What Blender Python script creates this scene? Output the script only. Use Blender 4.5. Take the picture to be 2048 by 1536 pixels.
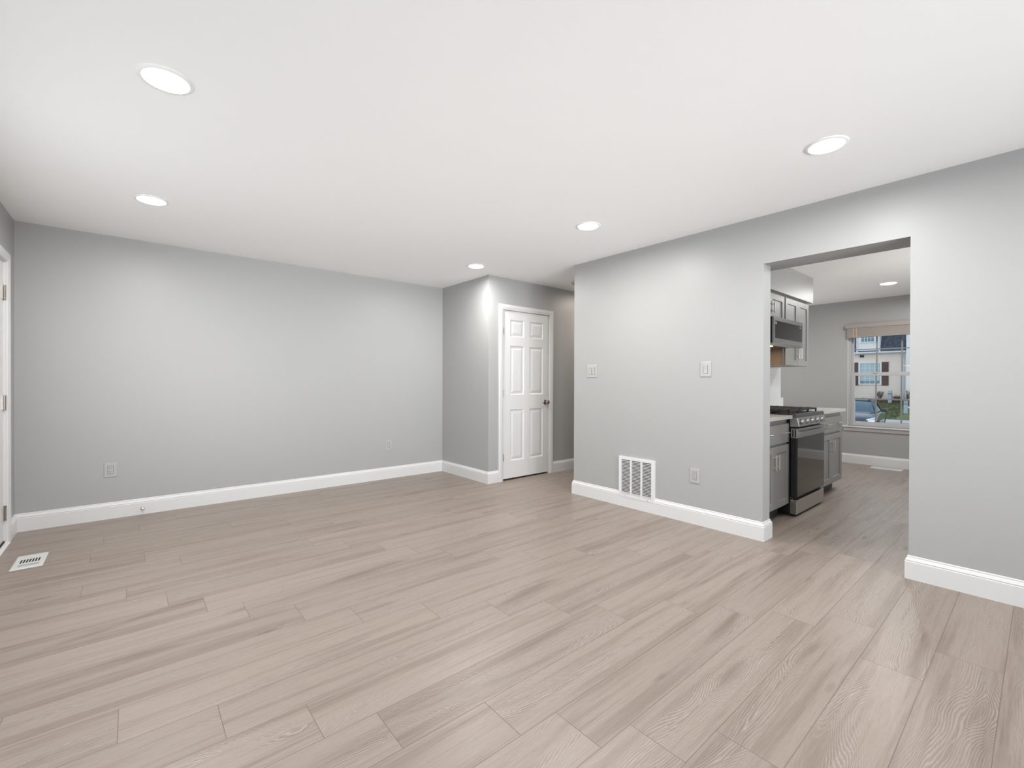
import bpy, math, random
from mathutils import Vector, Matrix
R = math.radians
sc = bpy.context.scene
for o in list(bpy.data.objects): bpy.data.objects.remove(o)
COL = sc.collection

# ------------------------------------------------------------------ camera, exposure, sky, large lights
cd = bpy.data.cameras.new('camera'); cam = bpy.data.objects.new('camera', cd); COL.objects.link(cam)
sc.camera = cam
yaw, pitch, roll = 0.70168, -0.00414, 0.00277
fw = Vector((math.sin(yaw)*math.cos(pitch), math.cos(yaw)*math.cos(pitch), math.sin(pitch)))
r0 = Vector((math.cos(yaw), -math.sin(yaw), 0)); u0 = r0.cross(fw)
rr = r0*math.cos(roll)+u0*math.sin(roll); uu = -r0*math.sin(roll)+u0*math.cos(roll)
M = Matrix((rr, uu, -fw)).transposed().to_4x4(); M.translation = Vector((0, 0, 1.17833))
cam.matrix_world = M
cd.sensor_width = 36; cd.lens = 900.68/2048*36; cd.clip_start = .02; cd.clip_end = 300
sc.view_settings.view_transform = 'Standard'; sc.view_settings.look = 'None'
sc.view_settings.gamma = 1; sc.view_settings.use_curve_mapping = False
sc.view_settings.exposure = 0.0
sc.cycles.max_bounces = 14; sc.cycles.diffuse_bounces = 10; sc.cycles.glossy_bounces = 6
sc.cycles.transparent_max_bounces = 12; sc.cycles.sample_clamp_indirect = 6
sc.cycles.use_denoising = True

w = bpy.data.worlds.new('sky'); sc.world = w; w.use_nodes = True
nt = w.node_tree; bg = nt.nodes['Background']
tc = nt.nodes.new('ShaderNodeTexCoord'); sx = nt.nodes.new('ShaderNodeSeparateXYZ'); rp = nt.nodes.new('ShaderNodeValToRGB')
nt.links.new(tc.outputs['Generated'], sx.inputs[0]); nt.links.new(sx.outputs['Z'], rp.inputs[0])
rp.color_ramp.elements[0].color = (.93, .965, 1, 1); rp.color_ramp.elements[1].color = (.72, .84, 1, 1)
nt.links.new(rp.outputs[0], bg.inputs['Color']); bg.inputs['Strength'].default_value = 1.4

def area(name, loc, rot, sx_, sy_, power, color, spread=180):
    l = bpy.data.lights.new(name, 'AREA'); l.shape = 'RECTANGLE'; l.size = sx_; l.size_y = sy_
    l.energy = power; l.color = color; l.spread = R(spread)
    o = bpy.data.objects.new(name, l); COL.objects.link(o); o.location = loc; o.rotation_euler = rot
    return o
# added fill lamps, set at unseen made-up windows to brighten the rooms
FILL = (0.96, 0.98, 1.0); KFILL = (1.0, .985, .95)
area('added_front_fill', (-.66, .75, 1.30), (0, R(-90), 0), 1.5, 2.3, 1.5, FILL)  # added fill across the room towards the kitchen wall
area('added_rear_fill', (1.45, -2.55, .80), (R(90+12), 0, R(-13)), 2.6, .9, 33, FILL, 74)      # added fill, tilted up to brighten the ceiling
area('added_rear_fill_low', (1.45, -2.54, .55), (R(90+14), 0, 0), 2.6, .5, 6, FILL, 36)            # added narrow fill beam, aimed at the far end of the ceiling
area('added_side_fill', (-.66, 3.02, 1.15), (0, R(-90-10), 0), 1.2, 1.0, 8, FILL, 180)  # added fill that lifts the far part of the ceiling
area('added_dining_fill', (7.1, 3.06, 1.35), (R(-90), 0, 0), 1.3, 1.2, 9, KFILL)  # added fill for the dining end of the kitchen
area('added_kitchen_fill', (5.6, -.91, 1.25), (R(90+30), 0, 0), 1.5, 1.0, 17, KFILL, 110)  # added fill tilted up at the kitchen ceiling and soffit

# ------------------------------------------------------------------ helpers
def srgb(r, g, b):
    f = lambda c: (c/255/12.92) if c/255 <= .04045 else ((c/255+.055)/1.055)**2.4
    return (f(r), f(g), f(b), 1)
MATS = {}
def mat(name, col, rough=.5, metal=0, spec=.5, bump=0, bscale=200, emit=None, es=0, aniso=None, vary=0, vscale=4, coat=0):
    m = bpy.data.materials.new(name); m.use_nodes = True; t = m.node_tree; b = t.nodes['Principled BSDF']
    if len(col) == 3: col = (*col, 1)
    b.inputs['Base Color'].default_value = col; b.inputs['Roughness'].default_value = rough
    b.inputs['Metallic'].default_value = metal; b.inputs['Specular IOR Level'].default_value = spec
    b.inputs['Coat Weight'].default_value = coat
    if emit: b.inputs['Emission Color'].default_value = emit; b.inputs['Emission Strength'].default_value = es
    co = t.nodes.new('ShaderNodeTexCoord')
    if bump:
        n = t.nodes.new('ShaderNodeTexNoise'); n.inputs['Scale'].default_value = bscale; n.inputs['Detail'].default_value = 3
        if aniso:
            mp = t.nodes.new('ShaderNodeMapping'); mp.inputs['Scale'].default_value = aniso
            t.links.new(co.outputs['Object'], mp.inputs[0]); t.links.new(mp.outputs[0], n.inputs[0])
        else: t.links.new(co.outputs['Object'], n.inputs[0])
        bp = t.nodes.new('ShaderNodeBump'); bp.inputs['Strength'].default_value = bump; bp.inputs['Distance'].default_value = .002
        t.links.new(n.outputs[0], bp.inputs['Height']); t.links.new(bp.outputs[0], b.inputs['Normal'])
    if vary:
        n = t.nodes.new('ShaderNodeTexNoise'); n.inputs['Scale'].default_value = vscale; n.inputs['Detail'].default_value = 4
        t.links.new(co.outputs['Object'], n.inputs[0])
        h = t.nodes.new('ShaderNodeHueSaturation'); h.inputs['Color'].default_value = col
        mr = t.nodes.new('ShaderNodeMapRange'); mr.inputs[1].default_value = .3; mr.inputs[2].default_value = .7
        mr.inputs[3].default_value = 1-vary; mr.inputs[4].default_value = 1+vary
        t.links.new(n.outputs[0], mr.inputs[0]); t.links.new(mr.outputs[0], h.inputs['Value']); t.links.new(h.outputs[0], b.inputs['Base Color'])
    MATS[name] = m
    return m
def glass(name, tint=(1, 1, 1, 1), gl=.07, rough=0.0):
    m = bpy.data.materials.new(name); m.use_nodes = True; t = m.node_tree; t.nodes.clear()
    o = t.nodes.new('ShaderNodeOutputMaterial'); mx = t.nodes.new('ShaderNodeMixShader'); a = t.nodes.new('ShaderNodeBsdfTransparent')
    g = t.nodes.new('ShaderNodeBsdfGlossy'); a.inputs[0].default_value = tint; g.inputs['Roughness'].default_value = rough
    mx.inputs[0].default_value = gl; t.links.new(a.outputs[0], mx.inputs[1]); t.links.new(g.outputs[0], mx.inputs[2]); t.links.new(mx.outputs[0], o.inputs[0])
    return m

class MB:
    def __init__(s): s.v = []; s.f = []
    def add(s, vs, fs):
        b = len(s.v); s.v += [tuple(x) for x in vs]; s.f += [tuple(i+b for i in f) for f in fs]; return s
    def box(s, x0, x1, y0, y1, z0, z1):
        x0, x1 = sorted((x0, x1)); y0, y1 = sorted((y0, y1)); z0, z1 = sorted((z0, z1))
        return s.add([(x0, y0, z0), (x1, y0, z0), (x1, y1, z0), (x0, y1, z0), (x0, y0, z1), (x1, y0, z1), (x1, y1, z1), (x0, y1, z1)],
                     [(0, 3, 2, 1), (4, 5, 6, 7), (0, 1, 5, 4), (1, 2, 6, 5), (2, 3, 7, 6), (3, 0, 4, 7)])
    def obox(s, c, ax, ay, az):   # oriented box: centre, half axes
        c, ax, ay, az = map(Vector, (c, ax, ay, az)); vs = []
        for k in (-1, 1):
            for (i, j) in ((-1, -1), (1, -1), (1, 1), (-1, 1)): vs.append(c+ax*i+ay*j+az*k)
        return s.add(vs, [(0, 3, 2, 1), (4, 5, 6, 7), (0, 1, 5, 4), (1, 2, 6, 5), (2, 3, 7, 6), (3, 0, 4, 7)])
    def prism(s, pts, d):          # closed 3-D polygon swept by vector d
        d = Vector(d); n = len(pts); vs = [Vector(p) for p in pts]+[Vector(p)+d for p in pts]
        return s.add(vs, [tuple(range(n))[::-1], tuple(range(n, 2*n))]+[(i, (i+1) % n, n+(i+1) % n, n+i) for i in range(n)])
    def lathe(s, prof, c, axis=(0, 0, 1), n=32):  # prof: (radius, height) along axis
        a = Vector(axis).normalized(); t = Vector((1, 0, 0)) if abs(a.x) < .9 else Vector((0, 1, 0))
        e1 = a.cross(t).normalized(); e2 = a.cross(e1); c = Vector(c); vs = []; fs = []
        for (r_, h) in prof:
            for i in range(n):
                q = 2*math.pi*i/n; vs.append(c+a*h+(e1*math.cos(q)+e2*math.sin(q))*max(r_, 1e-5))
        for k in range(len(prof)-1):
            for i in range(n): fs.append((k*n+i, k*n+(i+1) % n, (k+1)*n+(i+1) % n, (k+1)*n+i))
        fs.append(tuple(range(n))[::-1]); m = (len(prof)-1)*n; fs.append(tuple(range(m, m+n)))
        return s.add(vs, fs)
    def cyl(s, a, b, r_, n=16):
        a, b = Vector(a), Vector(b); return s.lathe([(r_, 0), (r_, (b-a).length)], a, b-a, n)
    def sweep(s, path, prof, closed=False):
        # path: (x, y) wall-face line; the moulding sticks out to the LEFT of the direction of travel. prof: (depth, z)
        n = len(path); P = [Vector((p[0], p[1])) for p in path]; rows = []
        for i in range(n):
            d0 = (P[i]-P[i-1]).normalized() if i > 0 else None; d1 = (P[i+1]-P[i]).normalized() if i < n-1 else None
            if d0 is None: d0 = d1
            if d1 is None: d1 = d0
            n0 = Vector((-d0.y, d0.x)); n1 = Vector((-d1.y, d1.x)); m = (n0+n1).normalized(); m /= max(m.dot(n0), .2)
            rows.append([(P[i].x+m.x*a, P[i].y+m.y*a, z) for a, z in prof])
        k = len(prof); vs = [v for r_ in rows for v in r_]; fs = []
        for i in range(n-1):
            for j in range(k): fs.append((i*k+j, i*k+(j+1) % k, (i+1)*k+(j+1) % k, (i+1)*k+j))
        fs.append(tuple(range(k))[::-1]); fs.append(tuple(range((n-1)*k, n*k)))
        return s.add(vs, fs)
    def build(s, name, m, parent=None, bevel=0, smooth=False, seg=2, loc=None, fix=True):
        me = bpy.data.meshes.new(name); me.from_pydata(s.v, [], s.f); me.update()
        if fix:
            import bmesh
            bm = bmesh.new(); bm.from_mesh(me); bmesh.ops.recalc_face_normals(bm, faces=bm.faces); bm.to_mesh(me); bm.free()
        o = bpy.data.objects.new(name, me); COL.objects.link(o)
        me.materials.append(MATS[m] if isinstance(m, str) else m)
        if bevel:
            b = o.modifiers.new('bevel', 'BEVEL'); b.width = bevel; b.segments = seg; b.limit_method = 'ANGLE'; b.angle_limit = R(40); b.harden_normals = False
        if smooth:
            for p in me.polygons: p.use_smooth = True
            try:
                with bpy.context.temp_override(object=o, active_object=o, selected_editable_objects=[o]): bpy.ops.object.shade_smooth_by_angle(angle=R(40))
            except Exception: pass
        if parent is not None:
            o.parent = parent; o.matrix_parent_inverse = Matrix.Translation(parent.location).inverted() if parent.location.length else Matrix()
        return o
def tag(o, label=None, cat=None, group=None, kind=None):
    if label: o['label'] = label
    if cat: o['category'] = cat
    if group: o['group'] = group
    if kind: o['kind'] = kind
    return o
def empty(name, loc, label, cat, group=None):
    o = bpy.data.objects.new(name, None); COL.objects.link(o); o.location = loc; o.empty_display_size = .1
    return tag(o, label, cat, group)
def struct(name, mb, m, **k): return tag(mb.build(name, m, **k), kind='structure')

# ------------------------------------------------------------------ materials
mat('wall_paint', (.398, .400, .396), .42, spec=.42, bump=.05, bscale=260)
mat('ceiling_paint', (.93, .93, .93), .9, spec=.2, bump=.08, bscale=160)
mat('trim_white', (.70, .703, .70), .35, spec=.45, bump=.02, bscale=60)
mat('door_white', (.72, .72, .715), .38, spec=.45, bump=.03, bscale=90, aniso=(1, 1, .15))
mat('plate_white', (.445, .445, .437), .3)
mat('ring_white', (.88, .88, .88), .6)
mat('register_white', (.60, .61, .60), .4)
mat('slot_dark', (.02, .02, .02), .8)
mat('duct_dark', (.07, .07, .075), .8)
mat('grille_white', (.74, .74, .74), .4)
mat('nickel', (.36, .32, .28), .28, 1, bump=.03, bscale=400)
mat('pull_metal', (.80, .77, .72), .28, 1)
mat('steel', (.56, .56, .56), .3, 1, bump=.15, bscale=90, aniso=(.05, 1, 8))
mat('steel_dark', (.12, .125, .14), .3, .7)
mat('black_glass', (.012, .012, .013), .06, 0, .7, coat=.3)
mat('black_enamel', (.012, .012, .013), .35)
mat('cast_iron', (.03, .03, .03), .55, bump=.2, bscale=300)
mat('cabinet_grey', (.275, .273, .262), .42, bump=.03, bscale=120)
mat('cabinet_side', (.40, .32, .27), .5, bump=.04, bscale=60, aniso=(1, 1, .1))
mat('toe_dark', (.09, .09, .088), .6)
mat('quartz', (.56, .55, .52), .22, vary=.03, vscale=30)
mat('blind_wood', (.345, .31, .28), .5, bump=.05, bscale=90, aniso=(1, .05, 1))
mat('vinyl_white', (.52, .52, .52), .35)
mat('cord', (.44, .35, .26), .8)
mat('lens', (.9, .9, .9), .5, emit=(1, 1, 1, 1), es=16)
mat('warm_lens', (.9, .8, .6), .5, emit=(1, .62, .22, 1), es=9)
mat('blue_led', (.1, .2, .22), .5, emit=(.10, .40, .50, 1), es=.8)
mat('siding_cream', (.86, .76, .66), .6, vary=.03, vscale=2)
mat('siding_white', (.82, .81, .77), .6, vary=.03, vscale=2)
mat('shutter_brown', (.10, .045, .045), .6)
mat('shingle', (.05, .07, .10), .85, vary=.45, vscale=9)
mat('gutter_white', (.62, .66, .70), .45)
mat('house_glass', (.10, .20, .26), .08, 0, .8, vary=.3, vscale=3)
mat('blind_glimpse', (.45, .58, .62), .7)
mat('grass_mat', (.14, .17, .07), .95, vary=.45, vscale=5)
mat('mulch', (.10, .062, .045), .95, vary=.4, vscale=8)
mat('asphalt', (.10, .105, .11), .85, vary=.2, vscale=20)
mat('concrete', (.50, .50, .48), .85, vary=.1, vscale=6)
mat('car_paint', (.012, .025, .045), .16, .2, .5, coat=.35)
mat('car_glass', (.02, .07, .11), .08, 0, .5)
mat('car_black', (.015, .015, .017), .5)
mat('chrome', (.8, .82, .85), .1, 1)
mat('lamp_clear', (.75, .78, .82), .12, .2, .8)
mat('utility_blue', (.40, .48, .54), .6)
mat('twig', (.16, .11, .10), .9)
mat('leaf', (.05, .09, .035), .7, vary=.3, vscale=20)
mat('dry_leaf', (.34, .22, .15), .8, vary=.3, vscale=20)
window_glass = glass('window_glass', (.95, .98, 1, 1), .04)

def floor_material():
    m = bpy.data.materials.new('laminate_planks'); m.use_nodes = True; t = m.node_tree; b = t.nodes['Principled BSDF']; L = t.links.new
    N = lambda k: t.nodes.new('ShaderNode'+k)
    def math_(op, a, c=None, clamp=False):
        n = N('Math'); n.operation = op; n.use_clamp = clamp
        for i, x in enumerate((a, c)):
            if x is None: continue
            if isinstance(x, (int, float)): n.inputs[i].default_value = x
            else: L(x, n.inputs[i])
        return n.outputs[0]
    uv = N('UVMap'); uv.uv_map = 'plank'; s = N('SeparateXYZ'); L(uv.outputs[0], s.inputs[0]); U, V = s.outputs[0], s.outputs[1]
    at = N('Attribute'); at.attribute_name = 'plank_id'; ID = at.outputs['Fac']
    def coords(su, sv, k=31.7):
        c = N('CombineXYZ'); L(math_('MULTIPLY', U, su), c.inputs[0]); L(math_('MULTIPLY', V, sv), c.inputs[1]); L(math_('MULTIPLY', ID, k), c.inputs[2]); return c.outputs[0]
    def noise(su, sv, k=31.7, detail=2, rough=.5, dist=0):
        n = N('TexNoise'); n.inputs['Scale'].default_value = 1; n.inputs['Detail'].default_value = detail; n.inputs['Roughness'].default_value = rough; n.inputs['Distortion'].default_value = dist
        L(coords(su, sv, k), n.inputs[0]); return n.outputs[0]
    def rng(x, a, c, d, e, smooth=True):
        n = N('MapRange'); n.interpolation_type = 'SMOOTHSTEP' if smooth else 'LINEAR'; L(x, n.inputs[0])
        for i, q in enumerate((a, c, d, e)): n.inputs[i+1].default_value = q
        return n.outputs[0]
    # heart line wandering along each plank: nested rings close around it, plain wood beside it
    cen = math_('ADD', math_('MULTIPLY', math_('SUBTRACT', noise(.75, 0, 41.3, 1.5, .4), .5), .46), .102)
    dist = math_('ABSOLUTE', math_('SUBTRACT', V, cen))
    lobe = math_('MULTIPLY', math_('SUBTRACT', noise(1.05, 0, 17.1, 2.0, .5), .44), 1.7)
    h = math_('ADD', math_('MULTIPLY', dist, 6.5), lobe)
    vo = N('TexVoronoi'); vo.feature = 'F1'; vo.inputs['Scale'].default_value = 1; L(coords(1.15, 4.6, 17.9), vo.inputs[0]); vo.inputs['Randomness'].default_value = 1
    kn = rng(vo.outputs['Distance'], 0, .22, 1, 0)
    wob = math_('ADD', math_('MULTIPLY', math_('SUBTRACT', noise(2.6, 30, 7.7, 3, .6), .5), .14), math_('MULTIPLY', math_('SUBTRACT', noise(.8, 9, 5.3, 2), .5), .34))
    H_ = math_('SUBTRACT', math_('ADD', h, wob), math_('MULTIPLY', math_('POWER', kn, 1.5), .35))
    si = math_('MULTIPLY', math_('ADD', math_('SINE', math_('MULTIPLY', H_, 2*math.pi*20)), 1), .5)
    line_l = rng(si, .70, 1, 0, 1); line_d = rng(si, .45, 0, 0, 1)
    core = math_('MULTIPLY', rng(H_, -.25, .22, 1, 0), rng(noise(1.2, 26, 3.9, 3, .6), .34, .60, .25, 1))                         # dark heart
    patch = noise(.8, 4.0, 5.1, 2, .5)
    show = math_('MULTIPLY', math_('MULTIPLY', rng(H_, -.12, .08, .1, 1), rng(H_, .15, .85, 1, .04)), rng(patch, .36, .56, .15, 1))
    streak = math_('ADD', math_('MULTIPLY', rng(noise(.75, 15, 23.9, 4, .62), .46, .66, 0, 1), .72), math_('MULTIPLY', rng(noise(1.3, 70, 13.9, 3, .6), .54, .70, 0, 1), .45), True)
    fib = noise(10, 330, 3.3, 3, .7)
    fib2 = noise(36, 150, 9.3, 2, .6)
    mx = N('Mix'); mx.data_type = 'RGBA'; mx.inputs[6].default_value = (.287, .237, .202, 1); mx.inputs[7].default_value = (.176, .132, .106, 1)
    L(math_('ADD', math_('MAXIMUM', math_('MULTIPLY', streak, .78), math_('MULTIPLY', core, .95)), math_('MULTIPLY', rng(vo.outputs['Distance'], .02, .10, 1, 0), .8), True), mx.inputs[0])
    m2 = N('Mix'); m2.data_type = 'RGBA'; L(mx.outputs[2], m2.inputs[6]); m2.inputs[7].default_value = (.365, .325, .290, 1); L(math_('MULTIPLY', math_('MULTIPLY', line_l, show), .72), m2.inputs[0])
    m3 = N('Mix'); m3.data_type = 'RGBA'; L(m2.outputs[2], m3.inputs[6]); m3.inputs[7].default_value = (.192, .155, .129, 1); L(math_('MULTIPLY', math_('MULTIPLY', line_d, show), .45), m3.inputs[0])
    hs = N('HueSaturation'); L(m3.outputs[2], hs.inputs['Color'])
    wn = N('TexWhiteNoise'); wn.noise_dimensions = '1D'; L(ID, wn.inputs['W'])
    val = math_('ADD', rng(wn.outputs['Value'], 0, 1, .955, 1.035, False), math_('ADD', math_('MULTIPLY', math_('SUBTRACT', fib, .5), .34), math_('MULTIPLY', math_('SUBTRACT', fib2, .5), .12)))
    L(val, hs.inputs['Value'])
    # bevelled joints between planks: long seams faint, end joints stronger
    e = math_('MINIMUM', V, math_('SUBTRACT', .2042, V)); seam = rng(e, .0008, .0022, .66, 0)
    ue = N('UVMap'); ue.uv_map = 'ends'; s2 = N('SeparateXYZ'); L(ue.outputs[0], s2.inputs[0])
    e2 = math_('MINIMUM', s2.outputs[0], math_('SUBTRACT', s2.outputs[1], s2.outputs[0])); end = rng(e2, .0008, .0020, .66, 0)
    j = math_('MAXIMUM', seam, end)
    m4 = N('Mix'); m4.data_type = 'RGBA'; L(hs.outputs[0], m4.inputs[6]); m4.inputs[7].default_value = (.115, .088, .070, 1); L(j, m4.inputs[0])
    L(m4.outputs[2], b.inputs['Base Color'])
    b.inputs['Roughness'].default_value = .36; b.inputs['Specular IOR Level'].default_value = .45
    L(rng(fib, .3, .7, .42, .32), b.inputs['Roughness'])
    bp = N('Bump'); bp.inputs['Strength'].default_value = .25; bp.inputs['Distance'].default_value = .001
    L(math_('SUBTRACT', math_('ADD', math_('MULTIPLY', fib, .25), math_('MULTIPLY', math_('MULTIPLY', line_l, show), .3)), math_('MULTIPLY', j, 2)), bp.inputs['Height']); L(bp.outputs[0], b.inputs['Normal'])
    MATS['laminate'] = m
floor_material()

# ------------------------------------------------------------------ the shell
H = 2.42; HK = 2.39
XL, YA, XC, YC = -.694, 5.164, 3.155, 4.156
XB, XB2, YE, YF, YG, HO = 3.590, 3.720, 3.226, 1.3526, .527, 2.064
XF = 8.11; YK0, YK1, XS = -.95, 2.08, 6.05
WY0, WY1, WZ0, WZ1 = .935, 1.889, .550, 2.00

# floor: one mesh of planks, 0.204 x 1.214 m, joints where the photograph shows them
joint = {-1: 2.94, 0: 2.70, 1: 2.39, 2: 2.725, 3: 2.526, 4: 2.37, 5: 2.206, 6: 1.88, 7: 1.70, 8: 1.453, 9: 1.178, 10: .87, 11: .655, 12: .452, 13: .297, 14: .148,
         15: -.022, 16: -.214, 17: .247, 18: .068, 19: -.21, 20: .62, 21: -.158, 22: .045, 23: .293, 24: .9}
def build_floor():
    rnd = random.Random(5); vs, fs, uvs, ends, ids = [], [], [], [], []; W, Lp = .2042, 1.214
    X0, X1 = -.95, 8.4
    for n in range(-15, 26):
        y0 = .1005+W*n; off = joint.get(n, rnd.random()*1.2) % Lp
        x = off-Lp*2
        while x < X1:
            a, b = max(x, X0), min(x+Lp, X1)
            if b > a:
                k = len(vs); vs += [(a, y0, 0), (b, y0, 0), (b, y0+W, 0), (a, y0+W, 0)]; fs.append((k, k+1, k+2, k+3))
                sh = rnd.random()*50; uvs += [(a-x+sh, 0), (b-x+sh, 0), (b-x+sh, W), (a-x+sh, W)]
                ends += [(a-x, Lp), (b-x, Lp), (b-x, Lp), (a-x, Lp)]; ids.append(rnd.random()*10)
            x += Lp
    me = bpy.data.meshes.new('floor'); me.from_pydata(vs, [], fs); me.update()
    u1 = me.uv_layers.new(name='plank'); u2 = me.uv_layers.new(name='ends')
    for p in me.polygons:
        for li in p.loop_indices: vi = me.loops[li].vertex_index; u1.data[li].uv = uvs[vi]; u2.data[li].uv = ends[vi]
    at = me.attributes.new('plank_id', 'FLOAT', 'FACE')
    for i, v in enumerate(ids): at.data[i].value = v
    o = bpy.data.objects.new('floor', me); COL.objects.link(o); me.materials.append(MATS['laminate']); tag(o, kind='structure')
build_floor()
struct('subfloor', MB().box(-.95, 8.4, -2.96, 5.4, -.3, -.004), 'concrete')

struct('ceiling', MB().box(-.95, 8.4, -2.85, 5.4, H, H+.15), 'ceiling_paint')
struct('ceiling', MB().box(XB2, XF, YK0, 3.10, HK, H), 'ceiling_paint')
struct('wall_left', MB().box(XL-.14, XL, 4.852, YA, 0, H).box(XL-.14, XL, 3.94, 4.852, 2.045, H).box(XL-.14, XL, 2.15, 2.45, 0, H).box(XL-.14, XL, 3.60, 3.94, 0, H).box(XL-.14, XL, 2.45, 3.60, 0, .55).box(XL-.14, XL, 2.45, 3.60, 2.05, H)
       .box(XL-.14, XL, -.65, 2.15, 0, .5).box(XL-.14, XL, -.65, 2.15, 2.12, H).box(XL-.14, XL, -2.72, -.65, 0, H), 'wall_paint')
struct('wall_back', MB().box(XL-.14, XC+.1, YA, YA+.12, 0, H), 'wall_paint')
struct('wall_closet', MB().box(XC, XC+.1, YC, YA, 0, H), 'wall_paint')
struct('wall_hall', MB().box(XC+.1, 3.372, YC, YC+.1, 0, H).box(3.372, 4.138, YC, YC+.1, 2.043, H).box(4.138, 6.6, YC, YC+.1, 0, H), 'wall_paint')
struct('wall_hall_end', MB().box(6.5, 6.6, 3.226, YC, 0, H), 'wall_paint')
struct('wall_closet_rear', MB().box(XC+.1, 6.6, YA, YA+.12, 0, H).box(6.5, 6.6, YC+.1, YA, 0, H), 'wall_paint')
struct('wall_right', MB().box(XB, XB2, YF, YE, 0, H).box(XB, XB2, YG, YF, HO, H).box(XB, XB2, -2.72, YG, 0, H), 'wall_paint')
struct('wall_rear', MB().box(XL, .05, -2.72, -2.6, 0, H).box(2.85, XB, -2.72, -2.6, 0, H).box(.05, 2.85, -2.72, -2.6, 0, .3).box(.05, 2.85, -2.72, -2.6, 2.3, H), 'wall_paint')
struct('wall_kitchen_back', MB().box(XB2, XS, YK1, YE, 0, H), 'wall_paint')
struct('wall_dining', MB().box(XS, 6.4, 3.10, YE, 0, H).box(7.8, XF, 3.10, YE, 0, H).box(6.4, 7.8, 3.10, YE, 0, .75).box(6.4, 7.8, 3.10, YE, 2.0, H), 'wall_paint')
struct('wall_kitchen_right', MB().box(XB2, 4.8, YK0-.12, YK0, 0, H).box(6.4, XF+.15, YK0-.12, YK0, 0, H).box(4.8, 6.4, YK0-.12, YK0, 0, .7).box(4.8, 6.4, YK0-.12, YK0, 1.95, H), 'wall_paint')
struct('wall_far', MB().box(XF, XF+.15, YK0, WY0, 0, H).box(XF, XF+.15, WY1, YE, 0, H).box(XF, XF+.15, WY0, WY1, 0, WZ0).box(XF, XF+.15, WY0, WY1, WZ1, H), 'wall_paint')
struct('trim_1', MB().box(XB2, 3.90, YK0, YK1, HO+.008, HK), 'wall_paint')                 # bulkhead over the kitchen side of the opening
struct('trim_2', MB().box(3.90, 6.025, 1.735, YK1, 2.098, HK), 'wall_paint')           # soffit over the wall cabinets

BP = [(0, 0), (.016, 0), (.016, .104), (.0135, .107), (.0150, .111), (.0150, .114), (.0085, .127), (.0060, .129), (.0060, .136), (.0035, .140), (0, .140)]
def baseboard(name, path): return struct(name, MB().sweep(path, BP), 'trim_white')
baseboard('baseboard_left', [(XL, YA-.001), (XL, 4.925)])
baseboard('baseboard_left', [(XL, 3.865), (XL, -2.6), (XL+.3, -2.6)])
baseboard('baseboard_back', [(3.303, YC), (XC, YC), (XC, YA), (XL, YA)])
baseboard('baseboard_hall', [(6.5, YC), (4.203, YC)])
baseboard('baseboard_right', [(6.5, YE), (XB, YE), (XB, YF), (XB2, YF), (XB2, 1.45)][::-1])
baseboard('baseboard_right', [(XB2, YG), (XB, YG), (XB, -2.6)][::-1])
baseboard('baseboard_kitchen', [(XF, YK0), (XF, 3.10), (XS, 3.10), (XS, YK1)])
baseboard('baseboard_kitchen', [(XB2, YK0), (XF, YK0)])
baseboard('baseboard_kitchen', [(XB2, YG), (XB2, YK0)])

# ------------------------------------------------------------------ doors
def panel_front(mb, F, w_, h_, panels, prof):
    """Front skin of a w_ x h_ leaf. F(a, b, d) maps across, up and depth-behind-face to a point; prof: (inset, depth) rings."""
    xs = sorted({0, w_, *[p[0] for p in panels], *[p[1] for p in panels]}); zs = sorted({0, h_, *[p[2] for p in panels], *[p[3] for p in panels]})
    for i in range(len(xs)-1):
        for j in range(len(zs)-1):
            a0, a1, b0, b1 = xs[i], xs[i+1], zs[j], zs[j+1]
            if any(p[0]-1e-6 <= a0 and a1 <= p[1]+1e-6 and p[2]-1e-6 <= b0 and b1 <= p[3]+1e-6 for p in panels): continue
            mb.add([F(a0, b0, 0), F(a1, b0, 0), F(a1, b1, 0), F(a0, b1, 0)], [(0, 1, 2, 3)])
    for (a0, a1, b0, b1) in panels:
        vs = []; fs = []
        for (q, d) in prof: vs += [F(a0+q, b0+q, d), F(a1-q, b0+q, d), F(a1-q, b1-q, d), F(a0+q, b1-q, d)]
        for k in range(len(prof)-1):
            for i in range(4): fs.append((k*4+i, k*4+(i+1) % 4, (k+1)*4+(i+1) % 4, (k+1)*4+i))
        m = 4*(len(prof)-1); fs.append((m, m+1, m+2, m+3)); mb.add(vs, fs)
def leaf(F, w_, h_, t, panels, prof):
    mb = MB(); panel_front(mb, F, w_, h_, panels, prof)
    c = [F(0, 0, 0), F(w_, 0, 0), F(w_, h_, 0), F(0, h_, 0), F(0, 0, t), F(w_, 0, t), F(w_, h_, t), F(0, h_, t)]
    mb.add(c, [(0, 1, 5, 4), (1, 2, 6, 5), (2, 3, 7, 6), (3, 0, 4, 7), (4, 5, 6, 7)])
    return mb
OGEE = [(0, 0), (.004, .0035), (.010, .0095), (.016, .0105), (.022, .0095), (.046, .0030), (.050, .0025)]
SHAKER = [(0, 0), (.0015, .0015), (.0015, .0095), (.003, .0105)]

def casing_prof(): return [(0, 0), (.011, 0), (.013, .010), (.018, .026), (.018, .055), (.014, .061), (0, .061)]
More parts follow.
